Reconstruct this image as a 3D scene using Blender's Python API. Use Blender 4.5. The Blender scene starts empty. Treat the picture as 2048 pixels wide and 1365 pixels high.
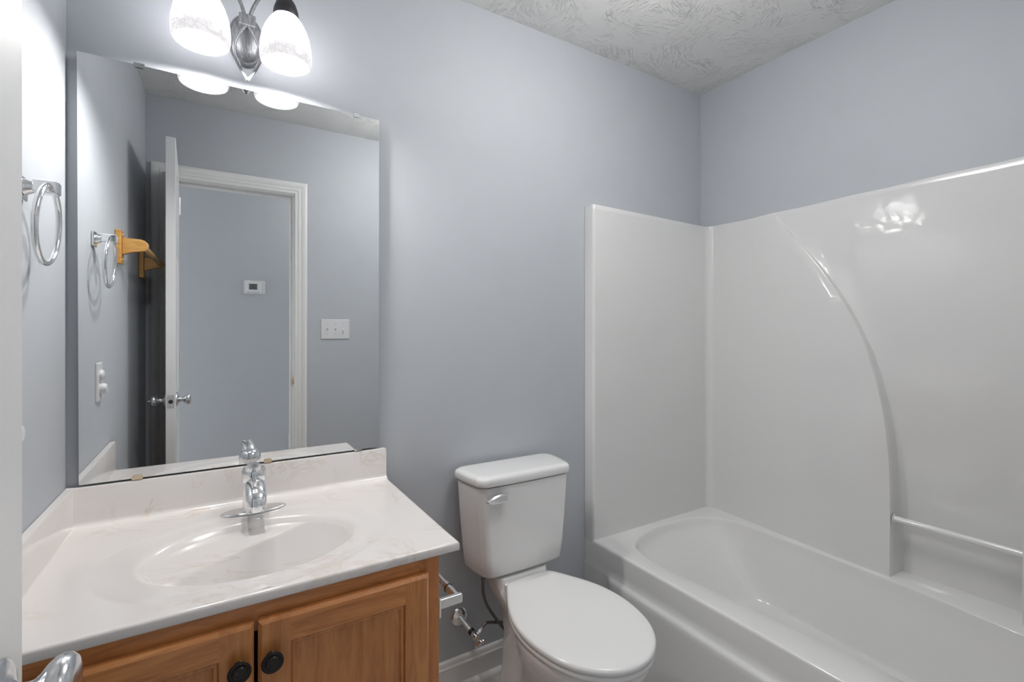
import bpy, bmesh, math, random
from mathutils import Vector, Matrix, noise
random.seed(4)
PI = math.pi
sc = bpy.context.scene
COL = sc.collection

# ------------------------------------------------------------ camera, world, exposure
CAM_H = 1.265
cam_d = bpy.data.cameras.new('camera'); cam = bpy.data.objects.new('camera', cam_d); COL.objects.link(cam)
cam.location = (0, 0, CAM_H); cam.rotation_euler = (PI/2, 0, -0.5496)
cam_d.sensor_width = 36.0; cam_d.lens = 954.3/2048*36.0
cam_d.shift_x = 1.0/2048; cam_d.shift_y = -22.5/2048
cam_d.clip_start = 0.02
sc.camera = cam

w = bpy.data.worlds.new('world'); sc.world = w; w.use_nodes = True
w.node_tree.nodes['Background'].inputs[0].default_value = (1.0, 1.0, 1.0, 1)
w.node_tree.nodes['Background'].inputs[1].default_value = 1.0
sc.view_settings.view_transform = 'Standard'; sc.view_settings.look = 'None'
sc.view_settings.gamma = 1.0; sc.view_settings.exposure = 1.15
try: sc.view_settings.use_curve_mapping = False
except Exception: pass
sc.cycles.caustics_reflective = False
BULB_L = 250.0
SHADE_L = 5.0
HALL_FILL_L = 4.5  # strength of the added hall lamp
CEIL_FILL_L = 7.2  # strength of the globe added to lift the bathroom's light

# ------------------------------------------------------------ room numbers
D, W, L = 1.5435, 2.055, -0.315       # back wall, right wall, left wall
YW, CE = 0.05, 2.44                   # door wall, ceiling height
YH = -0.065                           # hall side of the door wall
YE = -1.0                             # far wall of the hall

# ------------------------------------------------------------ helpers
def prop(o, label=None, cat=None, group=None, kind=None):
    if label: o['label'] = label
    if cat: o['category'] = cat
    if group: o['group'] = group
    if kind: o['kind'] = kind
    return o

def root_loc(p):
    v = Vector((0, 0, 0))
    while p is not None:
        v += p.location; p = p.parent
    return v

def thing(name, label, cat, loc=(0, 0, 0), group=None):
    o = bpy.data.objects.new(name, None); COL.objects.link(o)
    o.location = loc; o.empty_display_size = 0.05
    return prop(o, label, cat, group)

def obj(name, bm, mat, parent=None, smooth=40, bevel=None, subsurf=0, local=False, recalc=True, solid=None):
    if recalc: bmesh.ops.recalc_face_normals(bm, faces=bm.faces[:])
    if parent is not None and not local:
        bmesh.ops.translate(bm, verts=bm.verts[:], vec=-root_loc(parent))
    me = bpy.data.meshes.new(name); bm.to_mesh(me); bm.free()
    if isinstance(mat, (list, tuple)):
        for m_ in mat: me.materials.append(m_)
    else: me.materials.append(mat)
    o = bpy.data.objects.new(name, me); COL.objects.link(o)
    if parent is not None: o.parent = parent
    if smooth:
        for p in me.polygons: p.use_smooth = True
        if smooth < 180:
            try: me.set_sharp_from_angle(angle=math.radians(smooth))
            except Exception: pass
    if solid:
        s = o.modifiers.new('s', 'SOLIDIFY'); s.thickness = solid; s.offset = 0
    if bevel:
        b = o.modifiers.new('b', 'BEVEL'); b.width = bevel; b.segments = 3; b.limit_method = 'ANGLE'; b.angle_limit = math.radians(40)
        b.harden_normals = True
    if subsurf:
        s = o.modifiers.new('u', 'SUBSURF'); s.levels = subsurf; s.render_levels = subsurf
    return o

def B(): return bmesh.new()

def box(bm, x0, x1, y0, y1, z0, z1, mi=0):
    v = [bm.verts.new((x, y, z)) for x in (x0, x1) for y in (y0, y1) for z in (z0, z1)]
    for f in ((0, 1, 3, 2), (4, 6, 7, 5), (0, 4, 5, 1), (2, 3, 7, 6), (0, 2, 6, 4), (1, 5, 7, 3)):
        bm.faces.new([v[i] for i in f]).material_index = mi
    return bm

def boxb(*a): return box(B(), *a)

def loft(bm, rings, closed=True, cap0=False, cap1=False):
    R = [[bm.verts.new(p) for p in r] for r in rings]
    n = len(R[0])
    for a, b in zip(R, R[1:]):
        for i in range(n if closed else n-1):
            j = (i+1) % n
            bm.faces.new((a[i], a[j], b[j], b[i]))
    if cap0: bm.faces.new(R[0][::-1])
    if cap1: bm.faces.new(R[-1])
    return R

def frame(axis):
    a = Vector(axis).normalized()
    u = a.orthogonal().normalized(); return a, u, a.cross(u)

def lathe(bm, prof, org, axis=(0, 0, 1), n=40, cap=True):
    a, u, v = frame(axis); o = Vector(org)
    rings = []
    for r, h in prof:
        r = max(r, 1e-5)
        rings.append([o + a*h + (u*math.cos(2*PI*k/n) + v*math.sin(2*PI*k/n))*r for k in range(n)])
    loft(bm, rings, True, cap, cap)
    return bm

def spline(pts, n=8):
    P = [Vector(p) for p in pts]; out = []
    for i in range(len(P)-1):
        p0 = P[max(i-1, 0)]; p1 = P[i]; p2 = P[i+1]; p3 = P[min(i+2, len(P)-1)]
        for k in range(n):
            t = k/n
            out.append(0.5*((2*p1) + (p2-p0)*t + (2*p0-5*p1+4*p2-p3)*t*t + (3*p1-p0-3*p2+p3)*t**3))
    out.append(P[-1]); return out

def closed_spline(pts, n=8):
    P = [Vector(p) for p in pts]; m = len(P); out = []
    for i in range(m):
        p0, p1, p2, p3 = P[(i-1) % m], P[i], P[(i+1) % m], P[(i+2) % m]
        for k in range(n):
            t = k/n
            out.append(0.5*((2*p1) + (p2-p0)*t + (2*p0-5*p1+4*p2-p3)*t*t + (3*p1-p0-3*p2+p3)*t**3))
    return out

def tube(bm, pts, r, n=14, closed=False, flat=1.0):
    P = [Vector(p) for p in pts]; m = len(P)
    rings = []; u = None
    for i, p in enumerate(P):
        if closed: t = (P[(i+1) % m]-P[(i-1) % m])
        else: t = P[min(i+1, m-1)]-P[max(i-1, 0)]
        t.normalize()
        if u is None: u = t.orthogonal().normalized()
        else: u = (u - t*u.dot(t)).normalized()
        v = t.cross(u)
        rr = r[i] if isinstance(r, (list, tuple)) else r
        rings.append([p + (u*math.cos(2*PI*k/n) + v*math.sin(2*PI*k/n)*flat)*rr for k in range(n)])
    if closed: rings.append(rings[0])
    loft(bm, rings, True, not closed, not closed)
    if closed: bmesh.ops.remove_doubles(bm, verts=bm.verts[:], dist=1e-6)
    return bm

def prism(bm, pts, axis, a, b):
    """extrude a 2-D outline along axis ('x','y','z')"""
    def P(p, h):
        return {'x': (h, p[0], p[1]), 'y': (p[0], h, p[1]), 'z': (p[0], p[1], h)}[axis]
    loft(bm, [[P(p, a) for p in pts], [P(p, b) for p in pts]], True, True, True)
    return bm

def grid_plate(bm, x0, x1, z0, z1): pass

def smooth01(t): t = max(0, min(1, t)); return t*t*(3-2*t)

# ------------------------------------------------------------ materials
def mat(name, col=(.8, .8, .8), rough=.5, metal=0.0, spec=.5, coat=0.0, emis=None, es=0.0):
    m = bpy.data.materials.new(name); m.use_nodes = True
    b = m.node_tree.nodes['Principled BSDF']
    b.inputs['Base Color'].default_value = (*col, 1); b.inputs['Roughness'].default_value = rough
    b.inputs['Metallic'].default_value = metal; b.inputs['Specular IOR Level'].default_value = spec
    b.inputs['Coat Weight'].default_value = coat
    if emis: b.inputs['Emission Color'].default_value = (*emis, 1); b.inputs['Emission Strength'].default_value = es
    return m

class N:
    def __init__(s, m): s.t = m.node_tree; s.b = s.t.nodes['Principled BSDF']; s.x = 0
    def n(s, ty, **kw):
        q = s.t.nodes.new(ty)
        for k, v in kw.items():
            if k in q.inputs: q.inputs[k].default_value = v
            else: setattr(q, k, v)
        return q
    def l(s, a, b): s.t.links.new(a, b)
    def coord(s, scale=(1, 1, 1), rot=(0, 0, 0), kind='Object'):
        c = s.n('ShaderNodeTexCoord'); mp = s.n('ShaderNodeMapping')
        mp.inputs['Scale'].default_value = scale; mp.inputs['Rotation'].default_value = rot
        s.l(c.outputs[kind], mp.inputs['Vector']); return mp.outputs['Vector']
    def noise(s, vec, scale, detail=3, rough=.5, dist=0.0):
        q = s.n('ShaderNodeTexNoise'); q.inputs['Scale'].default_value = scale; q.inputs['Detail'].default_value = detail
        q.inputs['Roughness'].default_value = rough; q.inputs['Distortion'].default_value = dist
        s.l(vec, q.inputs['Vector']); return q.outputs['Fac']
    def ramp(s, fac, stops):
        q = s.n('ShaderNodeValToRGB'); e = q.color_ramp.elements
        while len(e) > len(stops): e.remove(e[-1])
        while len(e) < len(stops): e.new(.5)
        for el, (p, c) in zip(e, stops):
            el.position = p; el.color = (*c, 1) if len(c) == 3 else c
        s.l(fac, q.inputs['Fac']); return q.outputs['Color']
    def math(s, op, a, b=None):
        q = s.n('ShaderNodeMath', operation=op)
        for i, v in enumerate((a, b)):
            if v is None: continue
            if isinstance(v, (int, float)): q.inputs[i].default_value = v
            else: s.l(v, q.inputs[i])
        return q.outputs[0]
    def mix(s, f, a, b):
        q = s.n('ShaderNodeMix', data_type='RGBA')
        for i, v in ((0, f), (6, a), (7, b)):
            if isinstance(v, (int, float)): q.inputs[i].default_value = v
            elif isinstance(v, tuple): q.inputs[i].default_value = (*v, 1) if len(v) == 3 else v
            else: s.l(v, q.inputs[i])
        return q.outputs[2]
    def bump(s, h, strength=.3, dist=.01):
        q = s.n('ShaderNodeBump'); q.inputs['Strength'].default_value = strength; q.inputs['Distance'].default_value = dist
        s.l(h, q.inputs['Height']); s.l(q.outputs['Normal'], s.b.inputs['Normal']); return q

def paint(name, col, rough=.42, bump=.12):
    m = mat(name, col, rough); n = N(m); v = n.coord()
    f = n.noise(v, 9, 3); n.l(n.mix(f, tuple(c*.97 for c in col), tuple(min(1, c*1.03) for c in col)), n.b.inputs['Base Color'])
    n.bump(n.noise(v, 220, 2, .6), bump, .0012)
    return m

M = {}
M['wall'] = paint('blue_grey_paint', (.495, .520, .555), .6)
M['trim'] = paint('white_trim_paint', (.80, .80, .79), .35, .03)

# stomp-brush ceiling
m = M['ceiling'] = mat('stomped_plaster', (.76, .76, .75), .8); n = N(m); v = n.coord()
vo = n.n('ShaderNodeTexVoronoi'); vo.inputs['Scale'].default_value = 6.5
nd = n.n('ShaderNodeTexNoise'); nd.inputs['Scale'].default_value = 6; n.l(v, nd.inputs['Vector'])
vm = n.n('ShaderNodeVectorMath', operation='MULTIPLY_ADD'); n.l(nd.outputs['Color'], vm.inputs[0]); vm.inputs[1].default_value = (.12, .12, 0); n.l(v, vm.inputs[2])
n.l(vm.outputs[0], vo.inputs['Vector'])
sep = n.n('ShaderNodeSeparateColor'); n.l(vo.outputs['Color'], sep.inputs[0])
ang = n.math('MULTIPLY', sep.outputs[0], 6.28)
vr = n.n('ShaderNodeVectorRotate', rotation_type='Z_AXIS'); n.l(v, vr.inputs['Vector']); n.l(ang, vr.inputs['Angle'])
wv = n.n('ShaderNodeTexNoise'); mp = n.n('ShaderNodeMapping'); mp.inputs['Scale'].default_value = (120, 22, 1); n.l(vr.outputs[0], mp.inputs['Vector'])
wv.inputs['Scale'].default_value = 1.0; wv.inputs['Detail'].default_value = 2; wv.inputs['Distortion'].default_value = .6; n.l(mp.outputs[0], wv.inputs['Vector'])
ridge = n.ramp(wv.outputs['Fac'], [(.50, (0, 0, 0)), (.62, (1, 1, 1)), (.70, (.5, .5, .5))])
mask = n.ramp(n.noise(v, 9, 3, .6), [(.42, (0, 0, 0)), (.58, (1, 1, 1))])
h = n.math('MULTIPLY', ridge, mask)
n.bump(h, .75, .005)

# floor planks
m = M['floor'] = mat('grey_plank_vinyl', (.4, .38, .36), .45); n = N(m); v = n.coord()
br = n.n('ShaderNodeTexBrick'); mp = n.n('ShaderNodeMapping'); mp.inputs['Rotation'].default_value = (0, 0, PI/2); n.l(v, mp.inputs['Vector']); n.l(mp.outputs[0], br.inputs['Vector'])
br.inputs['Scale'].default_value = 1; br.inputs['Brick Width'].default_value = .9; br.inputs['Row Height'].default_value = .15
br.inputs['Mortar Size'].default_value = .0015; br.inputs['Color1'].default_value = (.46, .435, .41, 1); br.inputs['Color2'].default_value = (.56, .53, .50, 1); br.inputs['Mortar'].default_value = (.12, .1, .09, 1)
gr = n.noise(n.coord((14, 1.6, 1)), 4, 5, .65, 1.2)
n.l(n.mix(n.ramp(gr, [(.35, (.15, .15, .15)), (.75, (.8, .8, .8))]), br.outputs['Color'], (.66, .64, .62)), n.b.inputs['Base Color'])
# stained maple, grain along z or along x
def wood(name, scale, a, b, c, rough=.33, veins=True):
    m = mat(name, a, rough, coat=.25); n = N(m)
    v = n.coord(scale)
    f = n.noise(v, 6, 6, .62, 1.4); g = n.noise(v, 26, 4, .7, .4)
    blot = n.noise(n.coord(), 5.5, 3, .55)
    base = n.ramp(f, [(.3, b), (.52, a), (.72, c)])
    col = n.mix(n.math('MULTIPLY', g, .35), base, b)
    col = n.mix(n.math('MULTIPLY', n.ramp(blot, [(.38, (0, 0, 0)), (.68, (1, 1, 1))]), .45), col, b)
    n.l(col, n.b.inputs['Base Color'])
    n.bump(g, .06, .001); n.b.inputs['Coat Roughness'].default_value = .2
    return m
wa, wb, wc = (.60, .245, .076), (.41, .148, .044), (.73, .35, .125)
M['wood_v'] = wood('maple_vertical_grain', (7, 7, .8), wa, wb, wc)
M['wood_h'] = wood('maple_horizontal_grain', (.8, 7, 7), tuple(x*1.12 for x in wa), wb, tuple(x*1.1 for x in wc))
M['oak'] = wood('varnished_oak', (1.2, 5, 9), (.68, .38, .10), (.50, .24, .06), (.80, .50, .17))
M['hinge'] = mat('brushed_nickel', (.62, .62, .62), .28, 1)
M['chrome'] = mat('chrome', (.86, .87, .88), .06, 1)
M['nickel'] = mat('satin_nickel', (.66, .67, .69), .2, 1)
M['bronze'] = mat('oil_rubbed_bronze', (.035, .032, .03), .32, .7)
m = M['pewter'] = mat('brushed_pewter', (.20, .21, .22), .42, .65); n = N(m)
f = n.noise(n.coord((60, 60, 6)), 5, 3); n.l(n.ramp(f, [(.3, (.13, .135, .145)), (.7, (.34, .35, .36))]), n.b.inputs['Base Color'])
M['dark'] = mat('black_rubber', (.015, .015, .015), .5)
M['cap'] = mat('dark_socket_metal', (.05, .05, .055), .45, .5)
M['brass'] = mat('aged_brass', (.62, .42, .2), .3, .9)
M['amber'] = mat('yellowed_clear_plastic', (.66, .54, .38), .25)
M['plastic'] = mat('white_plastic', (.74, .74, .76), .3)
M['screen'] = mat('lcd_grey', (.12, .125, .13), .2)
M['ink'] = mat('lcd_digits', (.03, .03, .03), .4)
M['porcelain'] = mat('white_vitreous_china', (.80, .80, .795), .07, coat=.6)
M['seat'] = mat('white_seat_plastic', (.82, .82, .815), .16)
m = M['gel'] = mat('white_gelcoat', (.73, .73, .725), .10, coat=.4); n = N(m); v = n.coord()
n.bump(n.noise(v, 7.5, 2.0, .5, .6), .30, .008)
m = M['tub'] = mat('tub_gelcoat', (.76, .76, .755), .12, coat=.35)
M['acrylic'] = mat('pearly_acrylic', (.78, .78, .78), .12, coat=1.0)
m = M['braid'] = mat('braided_steel', (.22, .2, .185), .35, .85); n = N(m); n.bump(n.noise(n.coord(), 900, 1), .5, .001)
m = M['mirror'] = mat('silvered_glass', (.86, .875, .88), .0, 1)
n = N(m); f = n.noise(n.coord((2.5, 1, 9)), 3.0, 5, .65, 1.5)
n.l(n.ramp(f, [(.55, (.001,)*3), (.85, (.018,)*3)]), n.b.inputs['Roughness'])
M['glass_edge'] = mat('dark_glass_edge', (.07, .09, .085), .15)
# cultured marble
m = M['marble'] = mat('cultured_marble', (.74, .70, .67), .16, coat=.25); n = N(m); v = n.coord((1, 1, 1), (0, 0, .5))
warp = n.n('ShaderNodeTexNoise'); warp.inputs['Scale'].default_value = 2.6; warp.inputs['Detail'].default_value = 3; n.l(v, warp.inputs['Vector'])
vm = n.n('ShaderNodeVectorMath', operation='MULTIPLY_ADD'); n.l(warp.outputs['Color'], vm.inputs[0]); vm.inputs[1].default_value = (.55, .55, .2); n.l(v, vm.inputs[2])
mp = n.n('ShaderNodeMapping'); mp.inputs['Scale'].default_value = (2.2, 9, 4); n.l(vm.outputs[0], mp.inputs['Vector'])
q = n.noise(mp.outputs[0], 1.5, 5, .6, .3)
vein = n.ramp(q, [(.46, (0,)*3), (.495, (.8,)*3), (.51, (.15,)*3), (.54, (0,)*3)])
mk = n.ramp(n.noise(v, 3.2, 2), [(.48, (0,)*3), (.62, (1,)*3)])
n.l(n.mix(n.math('MULTIPLY', n.math('MULTIPLY', vein, mk), .55), (.79, .755, .735), (.61, .48, .36)), n.b.inputs['Base Color'])
# lit alabaster shade glass: the glass itself glows, less near the lip
m = M['shade'] = mat('lit_alabaster_glass', (.0, .0, .0), .15); n = N(m)
tc = n.n('ShaderNodeTexCoord'); sx = n.n('ShaderNodeSeparateXYZ'); n.l(tc.outputs['Object'], sx.inputs[0])
mr = n.n('ShaderNodeMapRange'); mr.interpolation_type = 'SMOOTHSTEP'
for i, v_ in ((1, .012), (2, .105), (3, .0), (4, 1.0)): mr.inputs[i].default_value = v_
n.l(sx.outputs[2], mr.inputs[0])
vv = n.noise(n.coord((14, 14, 22)), 1.2, 4, .6, 2.2)
veins = n.ramp(vv, [(.42, (1.0, .985, 1.0)), (.5, (.80, .765, .79)), (.56, (.97, .955, .975))])
n.l(veins, n.b.inputs['Emission Color'])
n.l(n.math('ADD', n.math('MULTIPLY', n.math('POWER', mr.outputs[0], 1.6), SHADE_L), .42), n.b.inputs['Emission Strength'])
M['bulb'] = mat('lit_bulb', (.9, .9, .9), .3, emis=(1.0, .985, .96), es=BULB_L)
M['hall_fill'] = mat('hall_fill_globe', (.9, .9, .9), .3, emis=(1.0, .97, .93), es=HALL_FILL_L)  # for the unseen lamp added in the hall as fill
m = M['door_paint'] = mat('white_grained_door_paint', (.80, .80, .80), .3); n = N(m)
n.bump(n.noise(n.coord((60, 260, 2.0)), 1.0, 3, .6), .35, .0012)

# ------------------------------------------------------------ room shell
def struct(name, bm, m, smooth=0, **k): return prop(obj(name, bm, m, None, smooth, **k), kind='structure')
SOF = 1.79                                                        # top of the tub surround: the wall board stops there
struct('wall_back', boxb(L-.1, 2.2, D, D+.1, 0, CE), M['wall'])
struct('wall_left', boxb(L-.1, L, YW, D, 0, CE), M['wall'])
bm = B(); box(bm, W, W+.15, YW, D, 1.755, CE); box(bm, 2.12, W+.15, YW, D, 0, 1.755)
struct('wall_right', bm, M['wall'])
JX0, JX1, HZ = -.221, .364, 2.030                                 # clear door opening
RO = .022
bm = B()
box(bm, L-.1, JX0-RO, YH, YW, 0, CE); box(bm, JX1+RO, 2.2, YH, YW, 0, CE); box(bm, JX0-RO, JX1+RO, YH, YW, HZ+RO, CE)
struct('wall_door', bm, M['wall'])
struct('ceiling', boxb(L-.1, 2.2, YH, D+.1, CE, CE+.05), M['ceiling'])
struct('floor', boxb(L-.1, 2.2, YE, D+.1, -.05, 0), M['floor'])
# hall behind the camera
HX0, HX1 = -1.35, 2.3
struct('wall_hall', boxb(HX0, HX1, YE-.1, YE, 0, CE), M['wall'])
struct('ceiling_hall', boxb(HX0, HX1, YE-.1, YH, CE, CE+.05), M['ceiling'])
bm = B(); box(bm, HX0, L-.1, YE-.1, YH, -.05, 0)
struct('floor_hall', bm, M['floor'])
struct('wall_hall_side', boxb(HX0, L-.1, YH, YH+.1, 0, CE), M['wall'])

# baseboards: board with two beads on its top, quarter-round shoe at the floor
def base_profile():
    return [(0, 0), (.0125, 0), (.0125, .078), (.0150, .080), (.0160, .085), (.0120, .089), (.0110, .092), (.0110, .097), (.0085, .103), (.004, .106), (0, .107)]
def shoe_profile():
    return [(0, 0)] + [(.018*math.cos(t*PI/14), .020*math.sin(t*PI/14)) for t in range(8)]
bm = B(); prism(bm, [(D-a, b) for a, b in base_profile()], 'x', .4185, 1.3035)
struct('baseboard_back', bm, M['trim'], 30)
bm = B(); prism(bm, [(D-.0125-a, b) for a, b in shoe_profile()], 'x', .4185, 1.3035)
struct('trim_1', bm, M['trim'], 50)
bm = B(); prism(bm, [(L+a, b) for a, b in base_profile()], 'y', YW+.013, .985)
struct('baseboard_left', bm, M['trim'], 30)
bm = B(); prism(bm, [(YW+a, b) for a, b in base_profile()], 'x', JX1+.08, 1.28)
struct('baseboard_door', bm, M['trim'], 30)
bm = B(); prism(bm, [(YE+a, b) for a, b in base_profile()], 'x', HX0, HX1)
struct('baseboard_hall', bm, M['trim'], 30)

# door casing (fluted) with mitred head, both legs in one trim
def casing(yw, s):
    prof = [(0, 0), (0, .007), (.004, .0095), (.016, .0095), (.020, .0125), (.030, .0125), (.034, .0100), (.040, .0135), (.050, .0160), (.058, .0165), (.064, .0145), (.067, .010), (.067, 0)]
    bm = B(); rv = .006
    path = [(JX0-rv, 0, -1, 0), (JX0-rv, HZ+rv, -1, 1), (JX1+rv, HZ+rv, 1, 1), (JX1+rv, 0, 1, 0)]
    loft(bm, [[(x+dx*a, yw+s*t, z+dz*a) for a, t in prof] for x, z, dx, dz in path], True, True, True)
    return bm
struct('trim_2', casing(YW, 1), M['trim'], 25)
struct('trim_3', casing(YH, -1), M['trim'], 25)
# jamb with stop
bm = B()
for x0, x1 in ((JX0-RO, JX0), (JX1, JX1+RO)): box(bm, x0, x1, YH, YW, 0, HZ+RO)
box(bm, JX0, JX1, YH, YW, HZ, HZ+RO)
box(bm, JX0, JX0+.011, YH+.03, YW-.04, 0, HZ); box(bm, JX1-.011, JX1, YH+.03, YW-.04, 0, HZ); box(bm, JX0+.011, JX1-.011, YH+.03, YW-.04, HZ-.011, HZ)
jamb = struct('trim_4', bm, M['trim'], bevel=.001)
bm = B(); box(bm, JX1-.0012, JX1+.001, YW-.034, YW-.006, .925, .982)
box(bm, JX1-.004, JX1+.001, YW-.006, YW+.0035, .940, .968)
sp = obj('strike_plate', bm, M['brass'], jamb, bevel=.0008)
sp['label'] = 'small dark brass strike plate'

# ------------------------------------------------------------ the open door leaf
door = bpy.data.objects.new('door_1', None); COL.objects.link(door); prop(door, kind='structure')
door.location = (-.1945, YW-.005, 0.0); door.rotation_euler = (0, 0, -math.radians(2.2))
DL, DT, DZ = .570, .0175, 2.062
bm = B(); box(bm, -DT+.004, DT-.004, .002, DL-.002, .012, DZ-.002)
st = .105
rails = [(.01, .22), (.80, .97), (1.60, 1.70), (DZ-.11, DZ)]
def slab(bm, y0, y1, z0, z1): box(bm, -DT, DT, y0, y1, z0, z1)
slab(bm, 0, st, .01, DZ); slab(bm, DL-st, DL, .01, DZ); slab(bm, DL/2-.045, DL/2+.045, .01, DZ)
for z0, z1 in rails: slab(bm, st, DL-st, z0, z1)
for y0, y1 in ((st, DL/2-.045), (DL/2+.045, DL-st)):
    for (a, b_), (c, d_) in zip(rails, rails[1:]):
        z0, z1 = b_, c
        for s in (-1, 1):
            loft(bm, [[(s*(DT-.004), y, z) for y, z in ((y0+.008, z0+.008), (y1-.008, z0+.008), (y1-.008, z1-.008), (y0+.008, z1-.008))],
                      [(s*(DT-.001), y, z) for y, z in ((y0+.026, z0+.026), (y1-.026, z0+.026), (y1-.026, z1-.026), (y0+.026, z1-.026))]], True, False, True)
obj('door_leaf', bm, M['door_paint'], door, 0, bevel=.0025, local=True)
KY, KZ = DL-.060, .958
for s in (-1, 1):
    prof = [(0, 0), (.0330, 0), (.0330, .0025), (.030, .0055), (.022, .0080), (.0145, .011), (.0110, .015), (.0102, .020), (.0110, .024), (.0145, .028), (.0195, .0315), (.0238, .036), (.0256, .0415), (.0250, .0465), (.0215, .0505), (.0140, .0528), (0, .0535)]
    k = obj('door_knob', lathe(B(), prof, (s*DT, KY, KZ), (s, 0, 0), 48, False), M['nickel'], door, 60, local=True)
    if s == -1:
        obj('privacy_pin', lathe(B(), [(0, .0), (.003, 0), (.003, .010), (0, .0105)], (s*(DT+.0525), KY, KZ), (s, 0, 0), 14, False), M['nickel'], k, 60, local=True)
bm = B(); pts = []
for cx, cz, a0 in ((.008, .0225, 0), (-.008, .0225, 90), (-.008, -.0225, 180), (.008, -.0225, 270)):
    for t in range(0, 91, 18): pts.append((cx+.0045*math.cos(math.radians(a0+t)), KZ+cz+.0045*math.sin(math.radians(a0+t))))
prism(bm, pts, 'y', DL-.001, DL+.0012)
lp = obj('latch_plate', bm, M['hinge'], door, 0, local=True)
obj('latch_bolt', lathe(B(), [(0, 0), (.0085, 0), (.0085, .001), (.0068, .0012), (.0066, .008), (0, .009)], (0, DL+.001, KZ), (0, 1, 0), 24, False), M['cap'], lp, 50, local=True)
for dz in (.019, -.019): obj('screw', lathe(B(), [(0, 0), (.003, 0), (.0022, .0008), (0, .0009)], (0, DL+.001, KZ+dz), (0, 1, 0), 16, False), M['chrome'], lp, 50, local=True)
for z in (.22, 1.05, 1.85):
    bm = B(); lathe(bm, [(0, 0), (.006, 0), (.006, .09), (0, .09)], (DT+.001, -.004, z), (0, 0, 1), 14, False)
    obj('hinge', bm, M['hinge'], door, 40, local=True)

# ------------------------------------------------------------ mirror
mir = thing('wall_mirror', 'large frameless mirror held by clips above the vanity backsplash', 'mirror', (.073, D-.016, .889))
bm = B(); MX0, MX1, MZ = -.362, .3635, 1.047
MXT = .365
v = []
for y in (0, .005):
    v.append([bm.verts.new(p) for p in ((MX0, y, 0), (MX1, y, 0), (MX1, y, MZ), (MX0-.003, y, MZ))])
bm.faces.new(v[0]).material_index = 0; bm.faces.new(v[1][::-1]).material_index = 1
for i in range(4): bm.faces.new((v[0][i], v[1][i], v[1][(i+1) % 4], v[0][(i+1) % 4])).material_index = 1
obj('mirror_glass', bm, [M['mirror'], M['glass_edge']], mir, 0, local=True)
def clip(x, z, up, m, wdt=.011):
    bm = B(); s = 1 if up else -1
    box(bm, x-wdt, x+wdt, -.0025, .013, z+.001*s if up else z-.004, z+.004 if up else z-.001)
    pts = [(x-wdt, z+.003*s), (x+wdt, z+.003*s), (x+wdt, z-.004*s), (x+wdt*.75, z-.0075*s), (x-wdt*.75, z-.0075*s), (x-wdt, z-.004*s)]
    prism(bm, pts, 'y', -.0028, -.0008)
    o = obj('mirror_clip', bm, m, mir, 0, local=True); return o
clip(-.246, MZ, True, M['chrome']); clip(.292, MZ, True, M['chrome'], .009)
clip(-.250, 0, False, M['amber'])['label'] = 'yellowed plastic clip'
clip(.298, 0, False, M['chrome']); clip(.045, 0, False, M['amber'], .010)['label'] = 'yellowed plastic clip'
for x in (-.2, .2):
    obj('mounting_pad', boxb(x-.03, x+.03, .005, .0105, .45, .55), M['dark'], mir, 0, local=True)
mir.rotation_euler = (.0035, 0, 0)

# ------------------------------------------------------------ vanity cabinet
CZ = .7665                      # top of cabinet
CX0, CX1, CYF, CYB = L+.001, .418, .992, D-.001
van = thing('vanity_cabinet', 'stained maple vanity cabinet with two doors under the marble sink top', 'cabinet', (.05, 1.25, 0))
bm = B()
box(bm, CX1-.016, CX1, CYF+.019, CYB, 0, CZ-.002); box(bm, CX0, CX0+.016, CYF+.019, CYB, 0, CZ-.002)
box(bm, CX0+.016, CX1-.016, CYB-.01, CYB, .1, CZ-.01); box(bm, CX0+.016, CX1-.016, CYF+.019, CYB-.01, .10, .115)
box(bm, CX0+.016, CX1-.016, CYF+.07, CYF+.085, 0, .10)
obj('carcass', bm, M['wood_v'], van, 0, bevel=.001)
for a_ in ((CX1-.045, CX1), (CX0, CX0+.05)):
    obj('frame_stile', boxb(*a_, CYF, CYF+.019, .1, CZ-.001), M['wood_v'], van, 0, bevel=.001)
for a_ in ((CZ-.055, CZ-.001), (.10, .14)):
    obj('frame_rail', boxb(CX0+.05, CX1-.045, CYF, CYF+.019, *a_), M['wood_h'], van, 0, bevel=.001)
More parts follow.
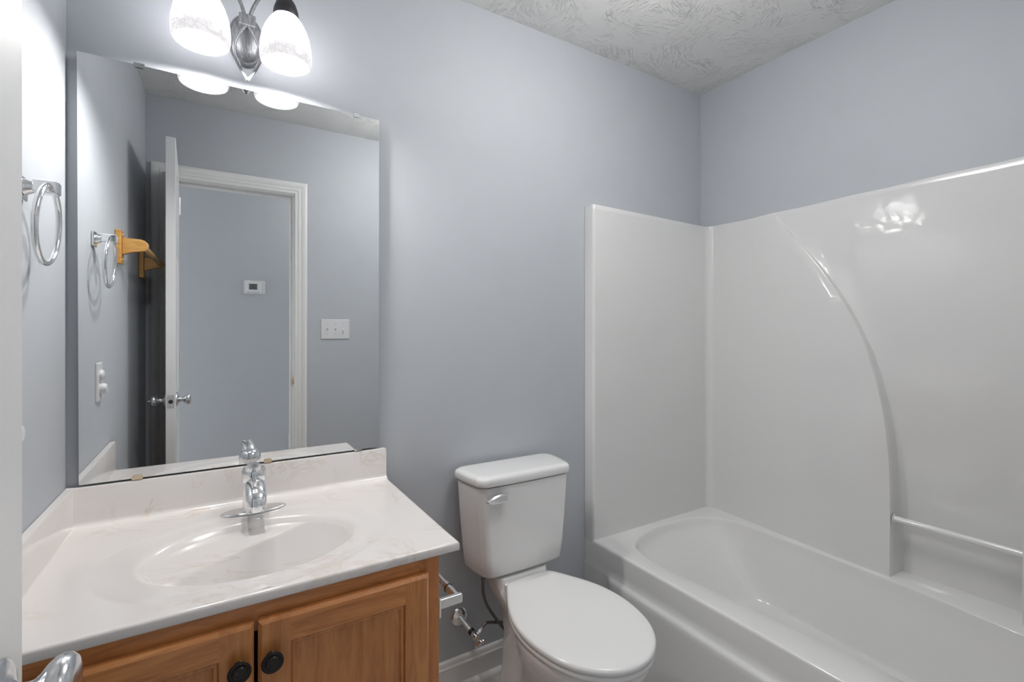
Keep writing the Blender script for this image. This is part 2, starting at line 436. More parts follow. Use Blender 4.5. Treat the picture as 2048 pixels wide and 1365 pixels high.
def cab_door(x0, x1, z0, z1, knob_x, knob_z):
    yb, yf = CYF-.001, CYF-.020; s = .054; c = .006
    dr = obj('door', B(), M['wood_v'], van, 0)
    # stiles with sloped outer edge
    def member(name, outer, inner, m):
        # outer/inner are lists of 2 (x,z) points, outer edge is chamfered
        pass
    def rail_piece(pts, cham, m, bm):
        """pts quad CCW (x,z); cham: bool per edge (sloped outer edge)"""
        cx = sum(p[0] for p in pts)/4; cz = sum(p[1] for p in pts)/4
        front = []
        for i, p in enumerate(pts):
            x, z = p
            e0, e1 = cham[i-1], cham[i]
            a = pts[i-1]; b = pts[(i+1) % 4]
            for e, (s0, s1) in ((e0, (a, p)), (e1, (p, b))):
                if e:
                    if abs(s0[0]-s1[0]) < 1e-6: x += c if cx > p[0] else -c
                    else: z += c if cz > p[1] else -c
            front.append((x, yf, z))
        loft(bm, [[(p[0], yb, p[1]) for p in pts], [(p[0], yf+.006, p[1]) for p in pts], front], True, True, True)
    bm = B(); rail_piece([(x0, z0), (x0+s, z0), (x0+s, z1), (x0, z1)], (True, False, True, True), None, bm)
    rail_piece([(x1-s, z0), (x1, z0), (x1, z1), (x1-s, z1)], (True, True, True, False), None, bm)
    bmesh.ops.recalc_face_normals(bm, faces=bm.faces[:]); bmesh.ops.translate(bm, verts=bm.verts[:], vec=-root_loc(van)); bm.to_mesh(dr.data); bm.free()
    bm = B(); rail_piece([(x0+s, z1-s*.92), (x1-s, z1-s*.92), (x1-s, z1), (x0+s, z1)], (False, False, True, False), None, bm)
    obj('door_rail', bm, M['wood_h'], dr, 0); bm = B()
    rail_piece([(x0+s, z0), (x1-s, z0), (x1-s, z0+s), (x0+s, z0+s)], (True, False, False, False), None, bm)
    obj('door_rail', bm, M['wood_h'], dr, 0)
    # recessed panel with stepped bead round it
    a0, a1, b0, b1 = x0+s, x1-s, z0+s, z1-s*.92
    def rg(d, y): return [(a0+d, y, b0+d), (a1-d, y, b0+d), (a1-d, y, b1-d), (a0+d, y, b1-d)]
    bm = B(); loft(bm, [rg(0, yf+.005), rg(.004, yf+.0035), rg(.008, yf+.0035), rg(.0105, yf+.0095), rg(.014, yf+.010)], True, False, True)
    obj('door_panel', bm, M['wood_v'], dr, 0)
    prof = [(.0, .0), (.010, .0), (.0085, .003), (.0065, .007), (.0065, .011), (.011, .014), (.0178, .017), (.0188, .0195), (.0180, .0218), (.0160, .0226), (.0138, .0214), (.0122, .0214), (.0112, .0236), (.0095, .0246), (.0075, .0240), (.004, .0252), (0, .0256)]
    obj('knob', lathe(B(), prof, (knob_x, yf, knob_z), (0, -1, 0), 48, False), M['bronze'], dr, 40)
cab_door(.0600, .3880, .125, .7360, .0815, .6680)
cab_door(-.2760, .0535, .125, .7360, .0300, .6680)

# ------------------------------------------------------------ vanity top with integral bowl
top = thing('sink_countertop', 'cream cultured marble vanity top with integral oval sink', 'sink countertop', (.07, 1.25, .768))
TZ, TX0, TX1, TY0, TY1 = .787, L+.0015, .462, .978, D-.0015
XS, YB = L+.0165, D-.020        # faces of the side and back splash
SCX, SCY, SA, SB = .073, 1.213, .209, .154
bm = B(); NS = 96
def ell(a, b, z, cx=SCX, cy=SCY, e=2.0):
    out = []
    for k in range(NS):
        t = 2*PI*k/NS; c, s = math.cos(t), math.sin(t)
        out.append((cx+a*math.copysign(abs(c)**(2/e), c), cy+b*math.copysign(abs(s)**(2/e), s), z))
    return out
def rectring(x0, x1, y0, y1, z):
    out = []
    for k in range(NS):
        t = 2*PI*k/NS; c, s = math.cos(t), math.sin(t)
        tx = ((x1-SCX)/c if c > 0 else (x0-SCX)/c) if abs(c) > 1e-9 else 1e9
        ty = ((y1-SCY)/s if s > 0 else (y0-SCY)/s) if abs(s) > 1e-9 else 1e9
        r = min(tx, ty); out.append([SCX+c*r, SCY+s*r, z])
    for cx, cy in ((x0, y0), (x0, y1), (x1, y0), (x1, y1)):
        j = min(range(NS), key=lambda i: (out[i][0]-cx)**2+(out[i][1]-cy)**2); out[j][0], out[j][1] = cx, cy
    return [tuple(p) for p in out]
e = .005
rings = [rectring(TX0, TX1-.001, TY0+.001, TY1, TZ-.019), rectring(TX0, TX1, TY0, TY1, TZ-.017), rectring(TX0, TX1, TY0, TY1, TZ-e), rectring(TX0, TX1-.0012, TY0+.0012, TY1, TZ-.0015), rectring(TX0, TX1-e, TY0+e, TY1, TZ), rectring(TX0+.004, TX1-e-.006, TY0+e+.006, TY1-.004, TZ), ell(.2925, .2245, TZ),
         ell(.290, .222, TZ), ell(.284, .216, TZ-.0006), ell(.276, .210, TZ-.0018), ell(.24, .182, TZ-.0026), ell(SA+.012, SB+.010, TZ-.003), ell(SA+.004, SB+.003, TZ-.0045), ell(SA-.002, SB-.002, TZ-.009)]
for k in range(1, 15):
    f = 1-(k/14)**1.25*.93
    rings.append(ell((SA-.002)*f, (SB-.002)*f, TZ-.009-.110*(1-f**2.0), SCX, SCY+.010*(1-f)))
loft(bm, rings, True, True, False)
bl = [v for v in bm.verts if False]
obj('sink_slab', bm, M['marble'], top, 180, recalc=True)
o = lathe(B(), [(0, .0), (.020, 0), (.022, .002), (.021, .004), (.012, .003), (0, .002)], (SCX, SCY+.010, TZ-.1195), (0, 0, 1), 32, False)
obj('drain', o, M['chrome'], top, 50)
# backsplash with coved foot
def cove(n=6, r=.012):
    return [(r-r*math.sin(t*PI/2/n), r-r*math.cos(t*PI/2/n)) for t in range(n+1)]
SPZ = .8835
prof = [(TY1, TZ-.001), (TY1, SPZ), (YB+.004, SPZ), (YB+.0012, SPZ-.0012), (YB, SPZ-.004)] + [(YB-a+0, TZ+b) for a, b in [(.0005, .014), (.0015, .009), (.004, .005), (.008, .0018), (.013, .0004), (.016, -.0005)]]
bm = B(); n_ = len(prof)
xs = [(L+.0017, 0), (TX1-.016, 0), (TX1-.008, 0), (TX1-.004, .0012), (TX1-.002, .004)]
loft(bm, [[(x, p[0], p[1]-d if p[1] > TZ+.05 else p[1]) for p in prof] for x, d in xs], True, True, True)
obj('backsplash', bm, M['marble'], top, 35)
prof = [(TX0, TZ-.001), (TX0, SPZ), (XS-.004, SPZ), (XS-.0012, SPZ-.0012), (XS, SPZ-.004), (XS, TZ+.002), (XS+.0015, TZ+.0005), (XS+.002, TZ-.001)]
bm = B(); prism(bm, prof, 'y', TY0+.002, YB-.0002)
obj('side_splash', bm, M['marble'], top, 35)

# ------------------------------------------------------------ faucet
FX, FY = .078, 1.435
fau = thing('faucet', 'single lever chrome faucet on the sink rim', 'faucet', (FX, FY, TZ))
def stadium(hw, r, z, cx=FX, cy=FY, n=14):
    p = []
    for k in range(n+1): t = -PI/2+PI*k/n; p.append((cx+hw-r+r*math.cos(t), cy+r*math.sin(t), z))
    for k in range(n+1): t = PI/2+PI*k/n; p.append((cx-hw+r+r*math.cos(t), cy+r*math.sin(t), z))
    return p
def oval(hw, hd, z, cx=FX, cy=FY, n=48, e=2.2):
    return [(cx+hw*math.copysign(abs(math.cos(2*PI*k/n))**(2/e), math.cos(2*PI*k/n)), cy+hd*math.copysign(abs(math.sin(2*PI*k/n))**(2/e), math.sin(2*PI*k/n)), z) for k in range(n)]
bm = B(); loft(bm, [oval(.076, .0265, TZ-.0018), oval(.078, .028, TZ-.0008), oval(.078, .028, TZ+.0015), oval(.0765, .0268, TZ+.0035), oval(.073, .0245, TZ+.004)], True, True, True)
obj('base_plate', bm, M['chrome'], fau, 50)
# body: slightly waisted column with a shoulder
obj('body', lathe(B(), [(0, 0), (.0275, 0), (.0275, .008), (.0265, .016), (.0262, .074), (0, .074)], (FX, FY, TZ+.004), (0, 0, 1), 48, False), M['chrome'], fau, 50)
sp_pts = spline([(FX, FY-.008, TZ+.068), (FX, FY-.045, TZ+.075), (FX, FY-.080, TZ+.070), (FX, FY-.100, TZ+.058), (FX, FY-.107, TZ+.041)], 6)
rings = []
for i, p in enumerate(sp_pts):
    t = i/(len(sp_pts)-1)
    q0 = sp_pts[max(i-1, 0)]; q1 = sp_pts[min(i+1, len(sp_pts)-1)]; d = (q1-q0).normalized()
    up = Vector((1, 0, 0)).cross(d)
    if up.z < 0 and t < .5: up = -up
    wv_, hv = .0225+.0015*math.sin(t*PI), .0185-.001*t
    rings.append([p+Vector((1, 0, 0))*wv_*math.copysign(abs(math.cos(a))**.8, math.cos(a))+up*hv*math.copysign(abs(math.sin(a))**.8, math.sin(a)) for a in [2*PI*k/36 for k in range(36)]])
# fix winding of the section frame
for k in range(1, len(rings)):
    if (rings[k][9]-rings[k-1][9]).length > (rings[k][27]-rings[k-1][9]).length:
        rings[k] = [rings[k][(-q) % 36] for q in range(36)]
bm = B(); loft(bm, rings, True, True, True)
spo = obj('spout', bm, M['chrome'], fau, 60, bevel=.003)
obj('aerator', lathe(B(), [(0, 0), (.0115, 0), (.0125, .002), (.0125, .014), (0, .014)], (FX, FY-.107, TZ+.032), (0, -.1, 1), 28, False), M['chrome'], spo, 50)
obj('screw_cap', lathe(B(), [(0, 0), (.0055, 0), (.005, .0012), (0, .0018)], (FX, FY-.0262, TZ+.020), (0, -1, 0), 20, False), M['chrome'], fau, 50)
bm = B(); lathe(bm, [(0, 0), (.0275, 0), (.0292, .003), (.0295, .016), (.0285, .026), (.0245, .035), (.017, .041), (.008, .0435), (0, .044)], (FX, FY, TZ+.079), (0, 0, 1), 48, False)
hub = obj('lever_hub', bm, M['chrome'], fau, 60)
lv = spline([(FX-.001, FY-.004, TZ+.104), (FX-.002, FY-.022, TZ+.119), (FX-.004, FY-.042, TZ+.129), (FX-.005, FY-.059, TZ+.134)], 5)
rings = []
for i, p in enumerate(lv):
    t = i/(len(lv)-1); wd = .0215-.0085*t; th = .0150-.0085*t
    d = (lv[min(i+1, len(lv)-1)]-lv[max(i-1, 0)]).normalized(); sd = Vector((1, 0, 0)); nn = sd.cross(d).normalized()
    rings.append([p+sd*wd*math.cos(a)+nn*th*math.sin(a) for a in [2*PI*k/24 for k in range(24)]])
bm = B(); loft(bm, rings, True, True, False)
tip = rings[-1]; c = sum(tip, Vector())/len(tip); dd = (lv[-1]-lv[-2]).normalized()
inner = [c+(p-c)*.84 for p in tip]; deep = [c+(p-c)*.70-dd*.012 for p in tip]
loft(bm, [tip, inner, deep], True, False, True)
bmesh.ops.remove_doubles(bm, verts=bm.verts[:], dist=1e-6)
obj('lever', bm, M['chrome'], hub, 60)

# ------------------------------------------------------------ wall sconce
SX = .0655
sco = thing('wall_sconce', 'two light wall sconce with alabaster bell shades above the mirror', 'wall lamp', (SX, D, 2.08))
rings = []
for hw, hh, o_ in ((.045, .073, 0), (.0455, .0735, .004), (.0435, .0715, .009), (.0400, .066, .0125), (.0385, .064, .0125), (.0370, .062, .017), (.031, .053, .024), (.021, .038, .029), (.008, .016, .031)):
    rings.append([(SX+hw*math.cos(2*PI*k/48), D-.0005-o_, 2.079+hh*math.sin(2*PI*k/48)) for k in range(48)])
bm = B(); loft(bm, rings, True, True, True)
obj('backplate', bm, M['pewter'], sco, 35)
bm = B(); box(bm, SX-.020, SX+.020, D-.058, D-.026, 2.096, 2.128)
obj('centre_block', bm, M['pewter'], sco, 0, bevel=.003)
yl = D-.050
loop = []
for s in (-1, 1):
    loop.append(spline([(SX+s*.004, yl, 2.098), (SX+s*.018, yl-.006, 2.072), (SX+s*.031, yl-.012, 2.035), (SX+s*.030, yl-.014, 2.005), (SX+s*.014, yl-.012, 1.968), (SX, yl-.010, 1.945)], 8))
bm = B()
for p in loop: tube(bm, p, .0048, 12)
obj('leaf_loop', bm, M['pewter'], sco, 60)
SHY = 1.405
for s, cx in ((-1, -.038), (1, .1525)):
    a = spline([(SX+s*.005, D-.05, 2.118), (SX+s*.014, D-.052, 2.150), (SX+s*.034, D-.060, 2.190), (SX+s*.060, D-.085, 2.228), (cx-s*.018, SHY+.012, 2.240), (cx-s*.003, SHY, 2.222), (cx, SHY, 2.176)], 8)
    obj('arm', tube(B(), a, .0048, 12), M['pewter'], sco, 60)
    ZB = 1.9735
    ob = obj('socket_cap', lathe(B(), [(0, .150), (.0300, .150), (.0315, .158), (.0300, .172), (.024, .190), (.0150, .203), (.010, .208), (.009, .216), (0, .218)], (cx, SHY, ZB-.026), (0, 0, 1), 40, False), M['cap'], sco, 60)
    prof = [(r_, z_*.862) for r_, z_ in ((.0595, 0), (.0615, .004), (.0635, .018), (.0640, .035), (.0625, .058), (.0580, .085), (.0505, .110), (.0410, .131), (.0310, .147), (.0280, .152), (.0255, .151), (.029, .144), (.0385, .128), (.0480, .107), (.0555, .083), (.0600, .057), (.0615, .035), (.0610, .018), (.0592, .004), (.0578, .001))]
    bm = B(); lathe(bm, prof+[prof[0]], (0, 0, 0), (0, 0, 1), 56, False); bmesh.ops.remove_doubles(bm, verts=bm.verts[:], dist=1e-5)
    sh = obj('shade', bm, M['shade'], sco, 180, local=True); sh.location = Vector((cx, SHY, ZB))-sco.location
    bm = B(); bmesh.ops.create_uvsphere(bm, u_segments=28, v_segments=16, radius=.0245)
    bu = obj('bulb', bm, M['bulb'], sco, 180, local=True); bu.location = Vector((cx, SHY, ZB+.029))-sco.location

# ------------------------------------------------------------ toilet
TXC = .888
toi = thing('toilet', 'white two piece toilet with closed lid beside the bathtub', 'toilet', (TXC, 1.15, 0))
def tank_ring(z, hf, hb, y0, y1, xc, n=10, rf=.028, rb=.03, bow=.006):
    """plan outline of tank: flat slightly bowed front, sides opening towards the back"""
    P = [(xc-hf, y0), (xc+hf, y0), (xc+hb, y1), (xc-hb, y1)]; out = []
    for i, p in enumerate(P):
        a = Vector((*P[i-1], 0)); b = Vector((*p, 0)); c = Vector((*P[(i+1) % 4], 0))
        r = rf if i < 2 else rb
        u = (a-b).normalized(); v_ = (c-b).normalized(); half = math.acos(max(-1, min(1, u.dot(v_))))/2
        d = r/math.tan(half); bis = (u+v_).normalized(); cen = b+bis*(r/math.sin(half))
        s0 = b+u*d-cen; s1 = b+v_*d-cen
        for k in range(n+1):
            q = cen+s0.lerp(s1, k/n).normalized()*r
            out.append(q)
    # resample edges with bow
    fin = []
    for i in range(len(out)):
        a, b = out[i], out[(i+1) % len(out)]
        m_ = 8 if (b-a).length > .05 else 1
        for k in range(m_):
            q = a.lerp(b, k/m_)
            u = (q.x-xc)/hf
            fy = bow*max(0, 1-u*u) if q.y < y0+.03 else 0
            sx = 0
            if q.y > y0+.02: sx = .006*math.sin(PI*min(1, max(0, (q.y-y0)/(y1-y0))))*(1 if q.x > xc else -1) if abs(q.x-xc) > hf*.9 else 0
            fin.append((q.x+sx, q.y-fy, z))
    return fin
TK = .893
bm = B(); zs = [(.449, .140, .158, 1.372, 1.500), (.452, .150, .168, 1.362, 1.508), (.462, .155, .174, 1.357, 1.512), (.52, .160, .180, 1.354, 1.514), (.62, .168, .189, 1.352, 1.515), (.752, .176, .198, 1.350, 1.516)]
loft(bm, [tank_ring(z, a, b, c, d, TK) for z, a, b, c, d in zs], True, True, True)
obj('tank', bm, M['porcelain'], toi, 50)
bm = B(); zs = [(.7545, .175, .197, 1.350, 1.518), (.7565, .181, .203, 1.345, 1.522), (.762, .183, .2055, 1.343, 1.523), (.776, .183, .2055, 1.343, 1.523), (.783, .180, .2025, 1.346, 1.521), (.7875, .172, .194, 1.354, 1.515), (.789, .16, .18, 1.366, 1.505)]
loft(bm, [tank_ring(z, a, b, c, d, TK) for z, a, b, c, d in zs], True, True, True)
obj('tank_lid', bm, M['porcelain'], toi, 60)
# flush lever
bm = B(); lathe(bm, [(0, 0), (.013, 0), (.013, .010), (0, .012)], (.775, 1.3455, .720), (0, -1, 0), 24, False)
pr = [(.799, .7340), (.7995, .7100), (.790, .7065), (.752, .7065), (.741, .7075), (.722, .7150), (.720, .7190), (.733, .7260), (.753, .7330), (.778, .7360)]
pa = [[(x, 1.333, z) for x, z in pr], [(x, 1.326, z) for x, z in pr]]
cx_, cz_ = .765, .719
pa.append([(cx_+(x-cx_)*.86, 1.3205, cz_+(z-cz_)*.72) for x, z in pr])
loft(bm, pa, True, True, True)
obj('flush_lever', bm, M['chrome'], toi, 30, bevel=.0012)
# egg outlines for bowl, seat and lid
def egg(hw, yf, yb, z, xc=TXC, n=64, back=.62, e=2.35, ymid=None):
    ym = ymid if ymid is not None else yf+(yb-yf)*.46
    out = []
    for k in range(n):
        t = 2*PI*k/n; s, c = math.sin(t), math.cos(t)      # t=0 -> +x, t=90 -> back
        if s >= 0:
            e2 = 2/e
            y = ym+(yb-ym)*abs(s)**e2; 
            x = math.copysign(abs(c)**e2, c)*(hw)*(1-(1-back)*abs(s)**1.2)
        else:
            y = ym-(ym-yf)*abs(s); x = c*hw*(1-.0*abs(s))
        out.append((xc+x, y, z))
    return out
SEATX = .884
# lid: closed seat cover, outline traced in plan from its real curve
def lidring(z, grow=0.0, dz=0):
    P = [(.884, .838), (.825, .850), (.770, .888), (.730, .945), (.709, 1.015), (.703, 1.085), (.712, 1.155), (.733, 1.215), (.764, 1.275), (.790, 1.320), (.804, 1.334), (.840, 1.339), (.884, 1.340)]
    full = P+[(2*SEATX-x, y) for x, y in P[-2:0:-1]]
    cen = Vector((SEATX, 1.09, 0)); out = []
    for q in closed_spline([(x, y, 0) for x, y in full], 5):
        d = (q-cen); r = d.length; q = cen+d*((r+grow)/r); out.append((q.x, q.y, z+dz))
    return out
bm = B(); loft(bm, [lidring(.4225, -.006), lidring(.4235, -.001), lidring(.428, .001), lidring(.434, .000), lidring(.4378, -.003), lidring(.4395, -.008), lidring(.4412, -.03), lidring(.4428, -.08), lidring(.4432, -.15)], True, True, True)
obj('seat_lid', bm, M['seat'], toi, 60)
bm = B(); loft(bm, [lidring(.4055, -.010), lidring(.4065, -.003), lidring(.411, .000), lidring(.417, -.001), lidring(.4205, -.005), lidring(.4215, -.010)], True, True, True)
obj('seat', bm, M['seat'], toi, 60)
for s in (-1, 1):
    bm = B(); box(bm, SEATX+s*.072-.016, SEATX+s*.072+.016, 1.322, 1.346, .4045, .432)
    obj('seat_hinge', bm, M['seat'], toi, 40, bevel=.005)
# bowl
def bowl_ring(z, hw, yf, yb, back, e=2.3): return egg(hw, yf, yb, z, SEATX, 64, back, e)
rings = [bowl_ring(.4045, .160, .862, 1.330, .60), bowl_ring(.4055, .172, .852, 1.336, .62), bowl_ring(.400, .177, .848, 1.338, .62), bowl_ring(.385, .178, .849, 1.338, .62), bowl_ring(.365, .174, .858, 1.338, .62),
         bowl_ring(.33, .163, .880, 1.337, .62), bowl_ring(.28, .144, .925, 1.335, .64), bowl_ring(.22, .124, .975, 1.332, .68), bowl_ring(.15, .112, 1.005, 1.330, .74), bowl_ring(.07, .112, 1.000, 1.330, .80), bowl_ring(.02, .117, .988, 1.334, .82), bowl_ring(0.0, .118, .986, 1.335, .82)]
bm = B(); loft(bm, rings, True, True, True)
obj('bowl', bm, M['porcelain'], toi, 60)
# rear deck carrying the tank and the trapway body below it
def deck(z, hf, hb, yf, yb, r=.03): return tank_ring(z, hf, hb, yf, yb, SEATX, 6, r, r, 0)
bm = B(); loft(bm, [deck(.0, .080, .075, 1.28, 1.44), deck(.10, .066, .060, 1.27, 1.43), deck(.25, .060, .056, 1.27, 1.42), deck(.33, .068, .068, 1.27, 1.43), deck(.37, .088, .088, 1.29, 1.46), deck(.405, .098, .092, 1.335, 1.485), deck(.432, .102, .094, 1.352, 1.492), deck(.4395, .103, .094, 1.355, 1.492), deck(.4425, .096, .088, 1.362, 1.487)], True, True, True)
obj('tank_deck', bm, M['porcelain'], toi, 60)
obj('tank_gasket', lathe(B(), [(0, 0), (.035, 0), (.035, .012), (0, .012)], (SEATX, 1.43, .4405), (0, 0, 1), 24, False), M['dark'], toi, 40)
for s in (-1, 1):
    obj('bolt_cap', lathe(B(), [(0, 0), (.016, 0), (.015, .010), (.009, .016), (0, .018)], (SEATX+s*.128, 1.24, 0.0), (0, 0, 1), 20, False), M['seat'], toi, 60)
obj('fill_valve_nut', lathe(B(), [(0, 0), (.013, 0), (.016, .006), (.016, .020), (0, .020)], (.768, 1.440, .430), (0, 0, 1), 8, False), M['dark'], toi, 0)

# ------------------------------------------------------------ shutoff valve with its hose
val = thing('shutoff_valve', 'chrome water shutoff valve with braided hose on wall beside the toilet', 'valve', (.728, D, .245))
obj('escutcheon', lathe(B(), [(0, 0), (.033, 0), (.0325, .003), (.026, .007), (.016, .010), (.012, .0115), (0, .0115)], (.728, D-.0002, .245), (0, -1, 0), 40, False), M['chrome'], val, 50)
a0, a1 = Vector((.728, D-.008, .245)), Vector((.740, D-.082, .226))
obj('stub_pipe', tube(B(), [a0, a1], .0085, 20), mat('bright_chrome_sleeve', (.85, .86, .87), .32, .7), val, 50)
d = (a1-a0).normalized()
obj('rubber_ring', lathe(B(), [(0, 0), (.0115, 0), (.0115, .010), (0, .010)], a1-d*.012, d, 24, False), M['dark'], val, 50)
c0 = a1+d*.014
obj('valve_body', lathe(B(), [(0, 0), (.008, 0), (.0105, .004), (.0105, .024), (.007, .028), (0, .028)], a1-d*.002, d, 24, False), M['chrome'], val, 50)
out_d = Vector((.86, .10, .50)).normalized()
bm = B(); lathe(bm, [(0, 0), (.0065, 0), (.0065, .014), (.0095, .015), (.0095, .027), (.0065, .029), (.0065, .034), (0, .034)], c0, out_d, 6, False)
obj('outlet_nut', bm, M['chrome'], val, 0)
hd = Vector((.18, -.85, -.48)).normalized()
bm = B(); lathe(bm, [(0, 0), (.0045, 0), (.0045, .026), (0, .026)], c0, hd, 16, False)
hc = c0+hd*.028
a_, u_, v_ = frame(hd)
rr = []
for rscale, h_ in ((.35, -.002), (.95, -.004), (1.0, 0), (.95, .004), (.3, .006)):
    rr.append([hc+a_*h_+(u_*math.cos(2*PI*k/40)*1.25+v_*math.sin(2*PI*k/40)*.8)*.0145*rscale*(1+.10*math.cos(6*2*PI*k/40)) for k in range(40)])
loft(bm, rr, True, True, True)
obj('valve_handle', bm, M['chrome'], val, 60)
e0 = c0+out_d*.034
hose = spline([e0, e0+out_d*.02, (.822, 1.455, .240), (.870, 1.450, .226), (.915, 1.448, .190), (.935, 1.448, .150), (.905, 1.450, .140), (.870, 1.452, .190), (.825, 1.452, .255), (.790, 1.448, .310), (.771, 1.443, .360), (.7675, 1.440, .405), (.768, 1.440, .430)], 7)
obj('braided_hose', tube(B(), hose, .0052, 12), M['braid'], val, 60)
obj('ferrule', lathe(B(), [(0, 0), (.0065, 0), (.0065, .022), (0, .022)], (.768, 1.440, .412), (0, 0, 1), 16, False), M['braid'], val, 50)

# ------------------------------------------------------------ toilet paper holder on the cabinet side
tp = thing('toilet_paper_holder', 'chrome toilet paper holder on the right side of the vanity cabinet', 'paper holder', (CX1, 1.09, .64))
for y in (1.014, 1.160):
    bm = B(); box(bm, CX1+.0003, CX1+.006, y-.022, y+.022, .618, .662)
    box(bm, CX1+.006, CX1+.066, y-.006, y+.006, .628, .650)
    obj('bracket', bm, M['chrome'], tp, 0, bevel=.003)
bm = B(); lathe(bm, [(0, 0), (.0095, 0), (.0095, .062), (.0075, .0625), (.0075, .134), (0, .134)], (CX1+.054, 1.020, .641), (0, 1, 0), 28, False)
obj('roller', bm, M['chrome'], tp, 30)
obj('roller_ring', lathe(B(), [(.0095, 0), (.0108, .001), (.0108, .003), (.0095, .004)], (CX1+.054, 1.060, .641), (0, 1, 0), 28, False), M['dark'], tp, 50)

# ------------------------------------------------------------ one-piece tub and surround
tubu = thing('bathtub_shower_unit', 'white one piece bathtub and shower surround with curved wall recess', 'bathtub', (1.7, .8, 0))
X0, YP, YN = 1.304, 1.487, .106       # apron plane, far end panel, near end panel
RZ = .403
XM = 2.042
B1 = [(1.43, .30), (1.429, .493), (1.414, .665), (1.398, .91), (1.385, 1.05), (1.374, 1.19), (1.383, 1.305), (1.432, 1.388), (1.523, 1.432), (1.652, 1.455), (1.796, 1.452), (1.888, 1.425), (1.937, 1.388), (1.962, 1.335), (1.973, 1.25), (1.975, 1.055), (1.967, .684), (1.948, .5), (1.935, .39), (1.922, .25), (1.885, .185), (1.80, .155), (1.65, .150), (1.52, .155), (1.455, .195)]
O = [(p.x, p.y) for p in closed_spline([(a, b, 0) for a, b in B1], 8)]
NB = len(O)
def low(p):
    x, y = p
    yy = .22+(y-.15)/(1.455-.15)*(1.205-.22)
    xb = 1.935-(1.19-yy)*.058
    # squarer floor outline than the rim
    xf = 1.475
    u = (x-1.374)/(1.975-1.374)
    return (xf+(xb-xf)*u, yy)
Lw = [low(p) for p in O]
prof = [(0, RZ), (.012, RZ-.0006), (.026, RZ-.0035), (.042, RZ-.010), (.060, RZ-.022), (.10, RZ-.045), (.25, .33), (.45, .275), (.65, .222), (.80, .183), (.88, .163), (.94, .149), (.985, .141), (1.03, .1365)]
def outer(p):
    """push a rim point out to the rectangle under the wall panels"""
    cx, cy = 1.69, .80
    dx, dy = p[0]-cx, p[1]-cy
    x0, x1, y0, y1 = X0+.010, 2.10, YN-.02, YP+.02
    tx = ((x1-cx)/dx if dx > 0 else (x0-cx)/dx) if abs(dx) > 1e-9 else 1e9
    ty = ((y1-cy)/dy if dy > 0 else (y0-cy)/dy) if abs(dy) > 1e-9 else 1e9
    t = min(tx, ty); return [cx+dx*t, cy+dy*t]
Oo = [outer(p) for p in O]
for cx, cy in ((X0+.010, YN-.02), (X0+.010, YP+.02), (2.10, YN-.02), (2.10, YP+.02)):
    j = min(range(NB), key=lambda i: (Oo[i][0]-cx)**2+(Oo[i][1]-cy)**2); Oo[j] = [cx, cy]
bm = B()
rings = [[(p[0], p[1], RZ) for p in Oo]]
for s, z in prof:
    rings.append([(a[0]+(b[0]-a[0])*s, a[1]+(b[1]-a[1])*s, z) for a, b in zip(O, Lw)])
cxx, cyy = 1.69, .71
rings.append([(cxx+(b[0]-cxx)*.90, cyy+(b[1]-cyy)*.90, .1345) for b in Lw])
rings.append([(cxx+(b[0]-cxx)*.45, cyy+(b[1]-cyy)*.45, .132) for b in Lw])
loft(bm, rings, True, False, True)
# apron: rim edge, upper face, ledge, lower face
def apron(y):
    p = smooth01((1.415-y)/.05)
    return [(X0+.010, RZ), (X0+.004, RZ-.0015), (X0+.0012, RZ-.005), (X0, RZ-.011), (X0-.0005, .330), (X0-.0008-.001*p, .306), (X0-.002-.006*p, .299), (X0-.002-.013*p, .293), (X0-.002-.016*p, .285), (X0-.002-.016*p, .27), (X0-.001-.014*p, .02), (X0+.001-.014*p, 0.0), (X0+.03, 0)]
ys = [D-.001, YP+.012, YP-.01, 1.45, 1.425, 1.415, 1.405, 1.395, 1.385, 1.375, 1.365, 1.35, 1.2, 1.0, .8, .6, .4, .2, YW+.001]
R = loft(bm, [[(x, y, z) for x, z in apron(y)] for y in ys], False)
bmesh.ops.remove_doubles(bm, verts=bm.verts[:], dist=1e-5)
tub_o = obj('tub_basin', bm, M['tub'], tubu, 55)
obj('tub_drain', lathe(B(), [(0, 0), (.030, 0), (.033, .002), (.030, .004), (.018, .003), (0, .003)], (1.69, .33, .1325), (0, 0, 1), 32, False), M['chrome'], tubu, 50)
# wall panels: far end, long wall with the arc recess, near end - one moulded shell
ARC = [(1.84, 1.205), (1.763, 1.170), (1.680, 1.097), (1.534, .986), (1.388, .891), (1.210, .809), (1.034, .760), (.845, .733), (.671, .727), (.392, .726)]
def arc_y(z):
    for (z1, y1), (z0, y0) in zip(ARC, ARC[1:]):
        if z >= z0: 
            t = (z-z0)/(z1-z0)
            return y0+(y1-y0)*t
    return ARC[-1][1]
